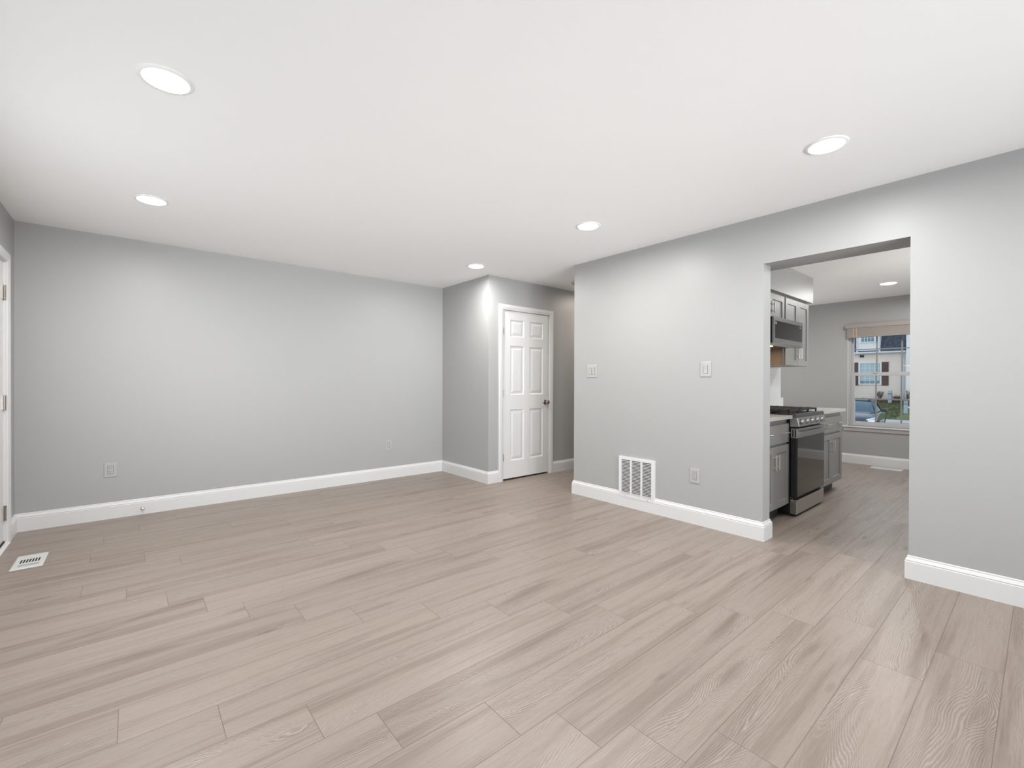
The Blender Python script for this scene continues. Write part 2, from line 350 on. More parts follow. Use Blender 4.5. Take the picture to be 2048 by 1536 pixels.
# closet door in the hall wall
dF = lambda a, b, d: Vector((3.380+a, YC+.004+d, .020+b))
rows = [(.210, .828), (1.006, 1.598), (1.706, 1.912)]
d1 = tag(leaf(dF, .750, 2.016, .035, [(a0, a1, b0, b1) for (b0, b1) in rows for (a0, a1) in ((.108, .330), (.424, .652))], OGEE).build('door_1', 'door_white', fix=False), kind='structure')
def casing(name, axis, a0, a1, top, face, out, parent, wdt=.061):
    """Casing around an opening: axis 'x' (wall along X, face at Y) or 'y'. Three pieces, mitre-free butt at the head."""
    mb = MB(); pr = casing_prof()
    P = (lambda a, z, d: (a, face+out*d, z)) if axis == 'x' else (lambda a, z, d: (face+out*d, a, z))
    for a, s in ((a0, -1), (a1, 1)):
        lo = [P(a+s*q, 0, d) for d, q in pr]; hi = [P(a+s*q, top+q, d) for d, q in pr]; n = len(pr)
        mb.add(lo+hi, [tuple(range(n)), tuple(range(n, 2*n))]+[(i, (i+1) % n, n+(i+1) % n, n+i) for i in range(n)])
    lo = [P(a0-q, top+q, d) for d, q in pr]; hi = [P(a1+q, top+q, d) for d, q in pr]; n = len(pr)
    mb.add(lo+hi, [tuple(range(n)), tuple(range(n, 2*n))]+[(i, (i+1) % n, n+(i+1) % n, n+i) for i in range(n)])
    return mb.build(name, 'trim_white', parent)
casing('casing', 'x', 3.366, 4.143, 2.043, YC, -1, d1)
MB().box(3.372, 3.376, YC, YC+.09, 0, 2.043).box(4.134, 4.138, YC, YC+.09, 0, 2.043).box(3.376, 4.134, YC, YC+.09, 2.040, 2.043).build('jamb', 'trim_white', d1)
for z in (.276, 1.040, 1.784):
    h = MB().cyl((3.377, YC-.004, z-.042), (3.377, YC-.004, z+.042), .0055, 12).build('hinge', 'nickel', d1, smooth=True)
def knob(parent, c, ax):
    k = MB().lathe([(.012, .004), (.011, .022), (.018, .030), (.026, .040), (.0285, .050), (.026, .060), (.018, .066), (.004, .068)], c, ax, 28).build('door_knob', 'nickel', parent, smooth=True)
    MB().lathe([(.033, 0), (.033, .003), (.029, .008), (.014, .010)], c, ax, 32).build('rose', 'nickel', k, smooth=True)
knob(d1, (4.072, YC+.004, .923), (0, -1, 0))
# entry door at the picture's edge
eF = lambda a, b, d: Vector((XL-.012-d, 3.958+a, .022+b))
d2 = tag(leaf(eF, .884, 2.012, .042, [(.12, .40, .2, .85), (.49, .77, .2, .85), (.12, .40, 1.0, 1.85), (.49, .77, 1.0, 1.85)], OGEE).build('door_2', 'door_white', fix=False), kind='structure')
casing('casing', 'y', 3.942, 4.855, 2.043, XL, 1, d2)
MB().box(XL-.13, XL, 3.940, 3.952, 0, 2.043).box(XL-.13, XL, 4.844, 4.852, 0, 2.043).box(XL-.13, XL, 3.952, 4.844, 2.036, 2.045).build('jamb', 'trim_white', d2)
for z in (.222, 1.020, 1.815):
    h = MB().cyl((XL-.003, 4.838, z-.052), (XL-.003, 4.838, z+.052), .0075, 12)
    for q in (-.052, .049): h.cyl((XL-.003, 4.838, z+q), (XL-.003, 4.838, z+q+.003), .0095, 12)
    hg = h.build('hinge', 'nickel', d2, smooth=True)
    MB().box(XL-.0115, XL-.006, 4.790, 4.830, z-.050, z+.050).build('hinge_leaf', 'pull_metal', hg)
MB().prism([(XL-.14, 3.95, 0), (XL-.14, 3.95, .018), (XL-.045, 3.95, .018), (XL+.002, 3.95, .010), (XL+.020, 3.95, 0)], (0, .925, 0)).build('threshold', 'trim_white', d2)
MB().box(XL-.046, XL-.004, 3.955, 4.842, .012, .021).build('sweep', 'slot_dark', d2)

# ------------------------------------------------------------------ unseen windows, added to bring light into the rooms
def added_window(name, box_, axis, a0, a1, z0, z1, pos, th):
    mb = MB(); P = (lambda a, b, c, d: (a, b, pos, pos+th, c, d)) if axis == 'x' else (lambda a, b, c, d: (pos, pos+th, a, b, c, d))
    for q in ((a0, a0+.06, z0, z1), (a1-.06, a1, z0, z1), (a0+.06, a1-.06, z0, z0+.06), (a0+.06, a1-.06, z1-.06, z1), ((a0+a1)/2-.03, (a0+a1)/2+.03, z0+.06, z1-.06)): mb.box(*P(*q))
    o = tag(mb.build(name, 'vinyl_white'), kind='structure')
    g = MB().box(*((a0+.05, a1-.05, pos+th*.4, pos+th*.4+.006, z0+.05, z1-.05) if axis == 'x' else (pos+th*.4, pos+th*.4+.006, a0+.05, a1-.05, z0+.05, z1-.05))).build('pane', window_glass, o)
added_window('added_window_2', 0, 'y', -.65, 2.15, .5, 2.12, XL-.11, .06)
added_window('added_window_6', 0, 'y', 2.45, 3.60, .55, 2.05, XL-.11, .06)  # made up for the lamp that lifts the far ceiling
added_window('added_window_3', 0, 'x', .05, 2.85, .3, 2.3, -2.70, .06)

added_window('added_window_4', 0, 'x', 4.8, 6.4, .70, 1.95, YK0-.10, .06)  # made-up kitchen window around its fill lamp
added_window('added_window_5', 0, 'x', 6.4, 7.8, .75, 2.0, 3.13, .06)  # made-up dining window around its fill lamp

# ------------------------------------------------------------------ recessed ceiling lights
def downlight(x, y, z, label, group, power, name='recessed_light', col=(1, .985, .96)):
    e = empty(name, (x, y, z), label, 'ceiling light', group)
    MB().lathe([(.096, 0), (.096, -.003), (.092, -.006), (.080, -.0075), (.079, -.004), (.079, 0)], (x, y, z), n=48).build('trim_ring', 'ring_white', e, smooth=True)
    MB().lathe([(.0785, -.0015), (.0785, -.0055), (.070, -.0105), (.050, -.0140), (.001, -.0155)], (x, y, z), n=48).build('diffuser', 'lens', e, smooth=True)
    l = bpy.data.lights.new('bulb', 'AREA'); l.shape = 'DISK'; l.size = .15; l.energy = power; l.color = col
    l.spread = R(176)
    o = bpy.data.objects.new('bulb', l); COL.objects.link(o); o.parent = e; o.location = (0, 0, -.019)
G = 'recessed ceiling lights of the living room'; PW = 17.5
downlight(.110, 2.342, H, 'round recessed ceiling light with the widest oval glow, closest overhead', G, PW)
downlight(.106, 3.955, H, 'round recessed ceiling light above the long blank grey wall, near the entry door', G, PW)
downlight(2.768, 2.345, H, 'round recessed ceiling light in the middle of the row running beside the kitchen wall', G, PW)
downlight(2.815, 3.932, H, 'round recessed ceiling light by the closet corner, farthest down the living room', G, PW)
downlight(2.772, .742, H, 'round recessed ceiling light in front of the kitchen doorway, end of its row', G, PW)
downlight(.110, .742, H, 'round recessed ceiling light on the entry side of the room, level with the kitchen doorway', G, PW)
downlight(.110, -1.0, H, 'added unseen recessed ceiling light at the rear of the room, on the entry door side', G, PW)  # unseen fixture added for its light
downlight(2.770, -1.0, H, 'added unseen recessed ceiling light at the rear of the room, on the kitchen wall side', G, PW)  # likewise an unseen fixture, added to light the room
downlight(6.995, 1.228, HK, 'small bright recessed light in the kitchen ceiling seen through the doorway', 'kitchen ceiling light', 20)
downlight(5.25, .35, HK, 'added kitchen ceiling light in front of the gas range, unseen behind the doorway head', 'kitchen ceiling light', 13)  # unseen lamp added to brighten the kitchen
downlight(5.0, 3.69, H, 'added fill light far down the hall ceiling, unseen behind the wall corner', 'added hall fill light', 9, col=(1, .86, .74))  # unseen warm lamp added to lift the dark hall
sd = empty('smoke_detector', (4.20, 3.735, H), 'white smoke detector on the hall ceiling, half hidden by the wall corner', 'smoke detector')
MB().lathe([(.068, 0), (.068, -.012), (.060, -.030), (.030, -.036), (.001, -.036)], sd.location, n=40).build('housing', 'plate_white', sd, smooth=True)

# ------------------------------------------------------------------ wall grille, outlets, switches, door stop, floor registers
def wall_frame(kind, c):   # returns mapping (across, up, out) -> world for things on wall B (faces -X) or on wall A (faces -Y)
    if kind == 'B': return lambda a, b, d: Vector((XB-d, c[0]-a, c[1]+b))
    return lambda a, b, d: Vector((c[0]+a, YA-d, c[1]+b))
def fbox(mb, F, a0, a1, b0, b1, d0, d1):
    p, q = F(a0, b0, d0), F(a1, b1, d1); return mb.box(p.x, q.x, p.y, q.y, p.z, q.z)
gr = empty('return_air_grille', (XB, 2.443, .285), 'large white louvred return air grille low on the kitchen wall, over the baseboard', 'vent')
F = wall_frame('B', (2.443, .285)); mb = MB()
for q in ((-.192, .192, .165, .190), (-.192, .192, -.190, -.170), (-.192, -.165, -.170, .165), (.160, .192, -.170, .165)): fbox(mb, F, *q, 0, .0185)
mb.build('frame', 'grille_white', gr)
fbox(MB(), F, -.165, .160, -.170, .165, .0005, .003).build('backing', 'duct_dark', gr)
for a in (-.0585, .0555): fbox(MB(), F, a-.008, a+.008, -.170, .165, .004, .0175).build('divider', 'grille_white', gr)
for a0, a1 in ((-.165, -.0665), (-.0505, .0475), (.0635, .160)):
    mb = MB()
    for i in range(25):
        z = -.166+.0134*i
        mb.prism([F(a0, z+.0050, .0165), F(a0, z+.0105, .0165), F(a0, z+.0030, .0055), F(a0, z+.0015, .0055)], F(a1, 0, 0)-F(a0, 0, 0))
    mb.build('louvres', 'grille_white', gr)
for a in (-.12, .12): MB().lathe([(.004, .0185), (.0035, .020), (.001, .0205)], F(a, -.180, 0), (-1, 0, 0), 12).build('screw', 'nickel', gr, smooth=True)

def outlet(kind, c, label, w_=.082, h_=.122):
    F = wall_frame(kind, c); e = empty('wall_outlet', F(0, 0, 0), label, 'outlet', 'duplex outlets of the living room')
    ax = (-1, 0, 0) if kind == 'B' else (0, -1, 0)
    fbox(MB(), F, -w_/2, w_/2, -h_/2, h_/2, 0, .006).build('cover_plate', 'plate_white', e, bevel=.0025)
    r_ = fbox(MB(), F, -.0165, .0165, -.0335, .0335, .006, .0085).build('receptacle', 'plate_white', e, bevel=.001)
    fr = MB()
    for q in ((-.0185, -.0168, -.0355, .0355), (.0168, .0185, -.0355, .0355), (-.0185, .0185, -.0355, -.0338), (-.0185, .0185, .0338, .0355)): fbox(fr, F, *q, .006, .0064)
    fr.build('shadow_gap', 'duct_dark', e)
    s = MB()
    for z in (.017, -.017):
        fbox(s, F, -.0080, -.0055, z, z+.009, .0084, .0088); fbox(s, F, .0055, .0080, z+.001, z+.008, .0084, .0088)
        s.lathe([(.0028, 0), (.0028, .0004)], F(0, z-.006, .0084), ax, 12)
    s.build('slots', 'slot_dark', r_)
outlet('B', (1.881, .403), 'white outlet low on the wall between the air grille and the kitchen doorway')
outlet('A', (-.137, .417), 'white outlet on the long blank wall at the end nearest the entry door')
outlet('A', (2.395, .406), 'small white outlet on the long blank wall at the end nearest the closet corner')
def switch(c, n, w_, h_, label):
    F = wall_frame('B', c); e = empty('light_switch', F(0, 0, 0), label, 'light switch', 'light switches of the living room')
    fbox(MB(), F, -w_/2, w_/2, -h_/2, h_/2, 0, .006).build('cover_plate', 'plate_white', e, bevel=.0025)
    for i in range(n):
        a = (i-(n-1)/2)*.046
        fr = MB()
        for q in ((-.0185, -.0168, -.0355, .0355), (.0168, .0185, -.0355, .0355), (-.0185, .0185, -.0355, -.0338)): fbox(fr, F, a+q[0], a+q[1], q[2], q[3], .006, .0064)
        fr.build('shadow_gap', 'duct_dark', e)
        MB().prism([F(a-.0165, -.0335, .006), F(a-.0165, -.0335, .0085), F(a-.0165, 0, .0075), F(a-.0165, .0335, .0105), F(a-.0165, .0335, .006)], F(.033, 0, 0)-F(0, 0, 0)).build('rocker', 'plate_white', e)
switch((2.982, 1.293), 2, .126, .128, 'white double rocker light switch at the hall end of the kitchen wall')
switch((1.790, 1.288), 1, .090, .122, 'white single rocker light switch near the kitchen doorway')
ds = empty('door_stop', (.075, YA-.016, .055), 'small round metal door stop on the baseboard below the long blank wall', 'door stop')
MB().lathe([(.013, 0), (.013, .003), (.0055, .006), (.0055, .030)], ds.location, (0, -1, 0), 20).build('stem', 'nickel', ds, smooth=True)
MB().lathe([(.011, .028), (.013, .032), (.012, .040), (.006, .043)], ds.location, (0, -1, 0), 20).build('bumper', 'pull_metal', ds, smooth=True)

def register(name, x0, x1, y0, y1, label, cells):
    e = empty(name, ((x0+x1)/2, (y0+y1)/2, 0), label, 'vent'); i = .006
    MB().add([(x0, y0, 0), (x1, y0, 0), (x1, y1, 0), (x0, y1, 0), (x0+i, y0+i, .005), (x1-i, y0+i, .005), (x1-i, y1-i, .005), (x0+i, y1-i, .005)],
             [(3, 2, 1, 0), (4, 5, 6, 7), (0, 1, 5, 4), (1, 2, 6, 5), (2, 3, 7, 6), (3, 0, 4, 7)]).build('face_plate', 'register_white', e)
    cells(e)
def cells1(e):
    s = MB()
    for k in range(7): x = -.550+k*.0136; s.box(x, x+.0082, 4.236, 4.309, .0048, .0054)
    s.build('slots', 'slot_dark', e)
    s = MB()
    for k in range(7): x = -.550+k*.0136; s.box(x, x+.0128, 4.166, 4.204, .0048, .0053)
    s.build('closed_slots', 'duct_light', e)
mat('duct_light', (.36, .37, .38), .5)
register('floor_register', -.580, -.434, 4.125, 4.415, 'white metal floor register with dark slots on the planks near the entry door', cells1)
def cells2(e):
    s = MB()
    for k in range(16): y = 1.270+k*.017; s.box(7.89, 8.0, y, y+.004, .0048, .0054)
    s.build('slots', 'duct_light', e)
register('floor_register', 7.850, 8.035, 1.235, 1.570, 'flat white floor register under the kitchen window', cells2)

# ------------------------------------------------------------------ kitchen cabinets
cF = lambda x0, y, z0: (lambda a, b, d: Vector((x0+a, y+d, z0+b)))
def pull_v(parent, x, yb, z0, z1):
    MB().cyl((x, yb, z0), (x, yb, z1), .0055, 12).cyl((x, yb, z0+.022), (x, yb+.030, z0+.022), .0042, 10).cyl((x, yb, z1-.022), (x, yb+.030, z1-.022), .0042, 10).build('handle', 'pull_metal', parent, smooth=True)
def pull_h(parent, x0, x1, yb, z):
    MB().cyl((x0, yb, z), (x1, yb, z), .0055, 12).cyl((x0+.022, yb, z), (x0+.022, yb+.030, z), .0042, 10).cyl((x1-.022, yb, z), (x1-.022, yb+.030, z), .0042, 10).build('handle', 'pull_metal', parent, smooth=True)
def cab_door(parent, x0, x1, z0, z1, y, st=.056):
    return leaf(cF(x0, y, z0), x1-x0, z1-z0, .019, [(st, x1-x0-st, st, z1-z0-st)], SHAKER).build('door', 'cabinet_grey', parent, fix=False)
def base_cabinet(x0, x1, split, label, pulls, dx0, dx1):
    e = empty('base_cabinet', ((x0+x1)/2, 1.77, 0), label, 'cabinet', 'grey base cabinets beside the range')
    MB().box(x0, x1, 1.474, 2.045, .100, .862).build('body', 'cabinet_grey', e, bevel=.0015)
    MB().box(x0+.002, x1-.002, 1.546, 2.045, 0, .100).build('toe_kick', 'toe_dark', e)
    d = MB().box(dx0, dx1, 1.455, 1.474, .658, .822).build('drawer', 'cabinet_grey', e, bevel=.002)
    for c in pulls: pull_h(d, c-.065, c+.065, 1.427, .748)
    da = cab_door(e, dx0, split-.0015, .118, .640, 1.455); pull_v(da, split-.034, 1.427, .450, .580)
    db = cab_door(e, split+.0015, dx1, .118, .640, 1.455); pull_v(db, split+.032, 1.427, .450, .580)
base_cabinet(3.745, 4.436, 4.104, 'grey shaker base cabinet between the doorway and the gas range', (3.94, 4.30), 3.765, 4.430)
base_cabinet(5.205, 6.050, 5.652, 'grey shaker base cabinet beyond the gas range, by the window', (5.50, 5.875), 5.222, 6.040)
def countertop(x0, x1, label):
    tag(MB().box(x0, x1, 1.428, 2.048, .864, .894).build('countertop', 'quartz', bevel=.002), label, 'countertop', 'pale quartz countertops')
countertop(3.722, 4.437, 'pale quartz countertop piece between the doorway and the gas range')
countertop(5.203, 6.075, 'pale quartz countertop piece beyond the range, ending near the window')
tag(MB().box(3.722, 5.995, 2.060, 2.079, .896, 1.362).box(3.722, 6.045, 2.049, 2.060, .895, 1.002).build('backsplash', 'quartz', bevel=.001), 'pale stone backsplash slab behind the range and counter', 'backsplash')

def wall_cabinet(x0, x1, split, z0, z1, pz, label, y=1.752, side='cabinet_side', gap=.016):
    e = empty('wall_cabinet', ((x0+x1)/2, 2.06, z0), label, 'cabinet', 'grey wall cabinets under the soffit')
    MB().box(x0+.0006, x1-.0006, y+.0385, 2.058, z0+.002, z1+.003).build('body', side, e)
    MB().box(x0, x0+.038, y+.019, y+.038, z0, z1+.004).box(x1-.038, x1, y+.019, y+.038, z0, z1+.004).box(x0+.038, x1-.038, y+.019, y+.038, z1-.03, z1+.004).box(x0+.038, x1-.038, y+.019, y+.038, z0, z0+.03).build('face_frame', 'cabinet_grey', e)
    MB().box(x0, x1, y+.026, y+.040, z1+.004, z1+.027).build('top_moulding', 'cabinet_grey', e)
    da = cab_door(e, x0+.016, split-.0015, z0+.002, z1, y); pull_v(da, split-.032, y-.028, *pz)
    db = cab_door(e, split+.0015, x1-gap, z0+.002, z1, y); pull_v(db, split+.032, y-.028, *pz)
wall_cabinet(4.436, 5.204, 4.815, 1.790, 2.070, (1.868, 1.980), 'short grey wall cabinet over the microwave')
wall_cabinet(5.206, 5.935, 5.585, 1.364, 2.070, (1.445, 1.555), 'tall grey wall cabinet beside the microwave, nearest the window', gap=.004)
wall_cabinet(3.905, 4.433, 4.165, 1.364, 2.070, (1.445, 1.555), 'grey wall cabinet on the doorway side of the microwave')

# microwave
mw = empty('microwave', (4.82, 1.83, 1.552), 'stainless over-the-range microwave with black glass door', 'microwave')
x0 = 4.440; x1 = 5.196; yf = 1.586
MB().box(x0+.002, x1-.002, yf+.014, 2.056, 1.552, 1.784).build('body', 'black_enamel', mw, bevel=.002)
mb = MB(); za, zb = 1.546, 1.784
for (a0, a1, b0, b1) in ((x0, x1, zb-.036, zb), (x0, x1, za, za+.042), (x0, x0+.030, za+.042, zb-.036), (x1-.020, x1, za+.042, zb-.036)): mb.box(a0, a1, yf, yf+.013, b0, b1)
mb.prism([(x0, yf+.013, za), (x0, yf, za), (x0, yf+.030, za-.022), (x0, yf+.046, za-.022), (x0, yf+.046, za)], (x1-x0, 0, 0))
dr = mb.build('door', 'steel', mw)
MB().box(x0+.030, x1-.020, yf+.003, yf+.012, za+.042, zb-.036).build('door_glass', 'black_glass', dr)
MB().box(x0+.046, x0+.060, yf+.0022, yf+.0031, 1.716, 1.740).box(x0+.067, x0+.081, yf+.0022, yf+.0031, 1.716, 1.740).build('white_patches', 'plate_white', dr)  # pair of small white rectangles on the door glass
MB().box(x1-.080, x1-.055, yf+.0022, yf+.0031, 1.724, 1.733).build('clock_display', 'blue_led', dr)
mb = MB()
for k in range(7): z = 1.575+.031*k; mb.prism([(x0+.0012, 1.62, z), (x0+.0012, 1.70, z+.045), (x0+.0012, 1.70, z+.049), (x0+.0012, 1.62, z+.004)], (.0008, 0, 0))
mb.build('side_vents', 'plate_white', mw)
MB().box(x0+.02, x1-.02, yf+.047, 2.050, 1.536, 1.552).build('underside', 'steel_dark', mw)
MB().box(x0+.03, x0+.30, 1.70, 1.76, 1.530, 1.536).build('cooktop_lamp', 'warm_lens', mw)
l = bpy.data.lights.new('lamp_bulb', 'AREA'); l.shape = 'RECTANGLE'; l.size = .5; l.size_y = .08; l.energy = .9; l.color = (1, .68, .40)
o = bpy.data.objects.new('lamp_bulb', l); COL.objects.link(o); o.parent = mw; o.location = (0, -.02, -.026)

# range
rg = empty('gas_range', (4.82, 1.73, 0), 'stainless slide-in gas range with black sides and a black glass oven door', 'range')
x0, x1 = 4.442, 5.198
MB().box(x0, x1, 1.452, 2.046, .035, .884).build('body', 'black_enamel', rg, bevel=.003)
MB().box(x0-.004, x1+.004, 1.440, 2.046, .885, .900).build('cooktop', 'black_enamel', rg, bevel=.003)
MB().prism([(x0, 1.440, .905), (x0, 1.405, .903), (x0, 1.396, .872), (x0, 1.440, .872)], (x1-x0, 0, 0)).build('vent_trim', 'steel_dark', rg, bevel=.002)
pan = MB().prism([(x0, 1.452, .872), (x0, 1.396, .872), (x0, 1.378, .796), (x0, 1.452, .790)], (x1-x0, 0, 0)).build('control_panel', 'steel', rg, bevel=.003)
for k in range(5):
    x = x0+.072+k*.134; c = Vector((x, 1.388, .835)); ax = Vector((0, -1, .24)).normalized()
    kb = MB().lathe([(.0205, .002), (.0195, .024), (.017, .027), (.001, .028)], c, ax, 28).build('knob', 'steel', pan, smooth=True)
    MB().lathe([(.0255, -.004), (.026, .003), (.021, .004)], c, ax, 28).build('knob_ring', 'steel_dark', kb, smooth=True)
    MB().obox(c+ax*.030, (.0035, 0, 0), ax*.004, Vector((0, .24, 1)).normalized()*.018).build('knob_grip', 'steel', kb)
MB().box(x0+.01, x1-.01, 1.43, 1.452, .775, .79).build('panel_gap', 'slot_dark', rg)
dr = MB().box(x0+.002, x1-.002, 1.400, 1.446, .172, .694).build('oven_door', 'black_enamel', rg, bevel=.003)
MB().box(x0+.018, x1-.004, 1.3965, 1.402, .176, .694).build('door_glass', 'black_glass', dr)
MB().box(x0+.002, x1-.002, 1.396, 1.446, .694, .776).build('door_top_band', 'steel', dr, bevel=.002)
MB().box(x0+.0005, x0+.002, 1.404, 1.414, .702, .768).box(x0+.0005, x0+.002, 1.424, 1.434, .702, .768).build('side_slots', 'slot_dark', dr)
mb = MB(); n = 14
for i in range(n):
    a, b = i/n, (i+1)/n; f = lambda q: 1.368-.010*math.sin(math.pi*q)
    xa, xb = x0+.04+(x1-x0-.11)*a, x0+.04+(x1-x0-.11)*b
    mb.add([(xa, f(a), .722), (xb, f(b), .722), (xb, f(b), .750), (xa, f(a), .750), (xa, f(a)+.010, .722), (xb, f(b)+.010, .722), (xb, f(b)+.010, .750), (xa, f(a)+.010, .750)],
           [(0, 1, 2, 3), (7, 6, 5, 4), (3, 2, 6, 7), (0, 4, 5, 1)])
for xa in (x0+.04, x1-.085): mb.box(xa, xa+.015, 1.368, 1.397, .722, .750)
mb.build('handle', 'steel', dr)
MB().box(x0+.006, x1-.006, 1.425, 1.455, .148, .172).build('drawer_gap', 'slot_dark', rg)
MB().box(x0, x1, 1.398, 1.448, .024, .148).build('bottom_drawer', 'steel', rg, bevel=.002)
MB().box(x0+.02, x1-.02, 1.425, 1.75, .004, .035).build('plinth', 'slot_dark', rg)
for x in (x0+.05, x1-.05):
    for y in (1.46, 1.98): MB().cyl((x, y, 0), (x, y, .036), .016, 14).build('foot', 'slot_dark', rg, smooth=True)
for k in range(3):
    ga, gb = x0+.012+k*.2475, x0+.012+k*.2475+.237; mb = MB(); g0, g1 = 1.458, 2.035
    for (a, b, c, d) in ((ga, gb, g0, g0+.011), (ga, gb, g1-.011, g1), (ga, ga+.011, g0, g1), (gb-.011, gb, g0, g1), ((ga+gb)/2-.005, (ga+gb)/2+.005, g0, g1)): mb.box(a, b, c, d, .922, .936)
    for y in (1.53, 1.60, 1.675, 1.745, 1.82, 1.89, 1.96): mb.box(ga, gb, y-.005, y+.005, .924, .938)
    for x in (ga+.006, gb-.006):
        for y in (g0+.006, (g0+g1)/2, g1-.006): mb.box(x-.006, x+.006, y-.006, y+.006, .899, .924)
    mb.build('grate', 'cast_iron', rg, bevel=.0015)
for (bx, by) in ((.125, 1.60), (.125, 1.87), (.378, 1.74), (.631, 1.60), (.631, 1.87)):
    MB().lathe([(.050, .900), (.048, .910), (.036, .912), (.036, .918), (.001, .919)], (x0+bx, by, 0), n=28).build('burner', 'black_enamel', rg, smooth=True)

# ------------------------------------------------------------------ kitchen window
GF = XF+.075
wn_ = MB()
for q in ((WY0, WY0+.030, WZ0, WZ1), (WY1-.030, WY1, WZ0, WZ1), (WY0+.030, WY1-.030, WZ0, WZ0+.022), (WY0+.030, WY1-.030, WZ1-.03, WZ1)): wn_.box(XF+.03, XF+.13, *q)
win = tag(wn_.build('window_1', 'vinyl_white', bevel=.002), kind='structure')
MB().box(XF, XF+.03, WY0, WY0+.004, WZ0, WZ1).box(XF, XF+.03, WY1-.004, WY1, WZ0, WZ1).build('return', 'trim_white', win)
def sash(name, x, y0, y1, z0, z1, st, bot, top):
    mb = MB()
    for q in ((y0, y0+st, z0, z1), (y1-st, y1, z0, z1), (y0+st, y1-st, z0, z0+bot), (y0+st, y1-st, z1-top, z1)): mb.box(x, x+.030, *q)
    s = mb.build(name, 'vinyl_white', win, bevel=.002)
    MB().box(x+.013, x+.017, y0+st-.004, y1-st+.004, z0+bot-.004, z1-top+.004).build('glass_pane', window_glass, s)
    g0, g1 = y0+st, y1-st; m = MB(); zc = (z0+bot+z1-top)/2
    return s, g0, g1, zc
s1, g0, g1, zc = sash('upper_sash', XF+.088, WY0+.030, WY1-.030, 1.305, WZ1-.030, .026, .030, .030)
m_ = MB()
for y in (1.565, 1.286): m_.box(XF+.094, XF+.101, y-.0085, y+.0085, 1.335, WZ1-.058)
m_.box(XF+.0935, XF+.1015, g0, g1, 1.663, 1.678)
mat('muntin_grey', (.26, .27, .27), .45)
m_.build('muntins', 'muntin_grey', s1)
s2, g0, g1, zc = sash('lower_sash', XF+.050, WY0+.030, WY1-.030, WZ0+.022, 1.335, .048, .044, .050)
m_ = MB()
for y in (1.565, 1.286): m_.box(XF+.056, XF+.063, y-.0085, y+.0085, .616, 1.285)
m_.box(XF+.0555, XF+.0635, g0, g1, .941, .959).build('muntins', 'muntin_grey', s2)
MB().box(XF+.035, XF+.050, 1.55, 1.60, 1.322, 1.334).build('sash_lock', 'vinyl_white', s2)
MB().box(XF-.045, XF+.05, WY0-.05, WY1+.050, .532, .550).build('stool', 'trim_white', win, bevel=.003)
MB().box(XF-.014, XF, WY0-.035, WY1+.040, .478, .532).build('apron', 'trim_white', win, bevel=.003)
bl = empty('window_blind', (XF-.03, (WY0+WY1)/2, 2.03), 'tan wooden slat blind pulled up at the top of the kitchen window', 'blind')
MB().box(XF-.062, XF-.050, WY0-.02, WY1+.018, 1.980, 2.036).box(XF-.050, XF-.002, WY1+.006, WY1+.018, 1.980, 2.036).box(XF-.050, XF-.002, WY0-.02, WY0-.008, 1.980, 2.036).build('valance', 'blind_wood', bl, bevel=.002)
MB().box(XF-.048, XF-.004, WY0, WY1, 1.975, 2.025).build('head_rail', 'blind_wood', bl)
mb = MB()
for k in range(13): mb.box(XF-.053+.0015*(k%2), XF-.004, WY0+.002, WY1-.002, 1.860+k*.0092, 1.860+k*.0092+.0078)
mb.build('slats', 'blind_wood', bl)
MB().box(XF-.054, XF-.003, WY0+.002, WY1-.002, 1.842, 1.858).build('bottom_rail', 'blind_wood', bl, bevel=.002)
for y in (WY1-.082, WY1-.118): MB().box(XF-.0565, XF-.0545, y-.009, y+.009, 1.845, 1.975).build('tape', 'cord', bl)

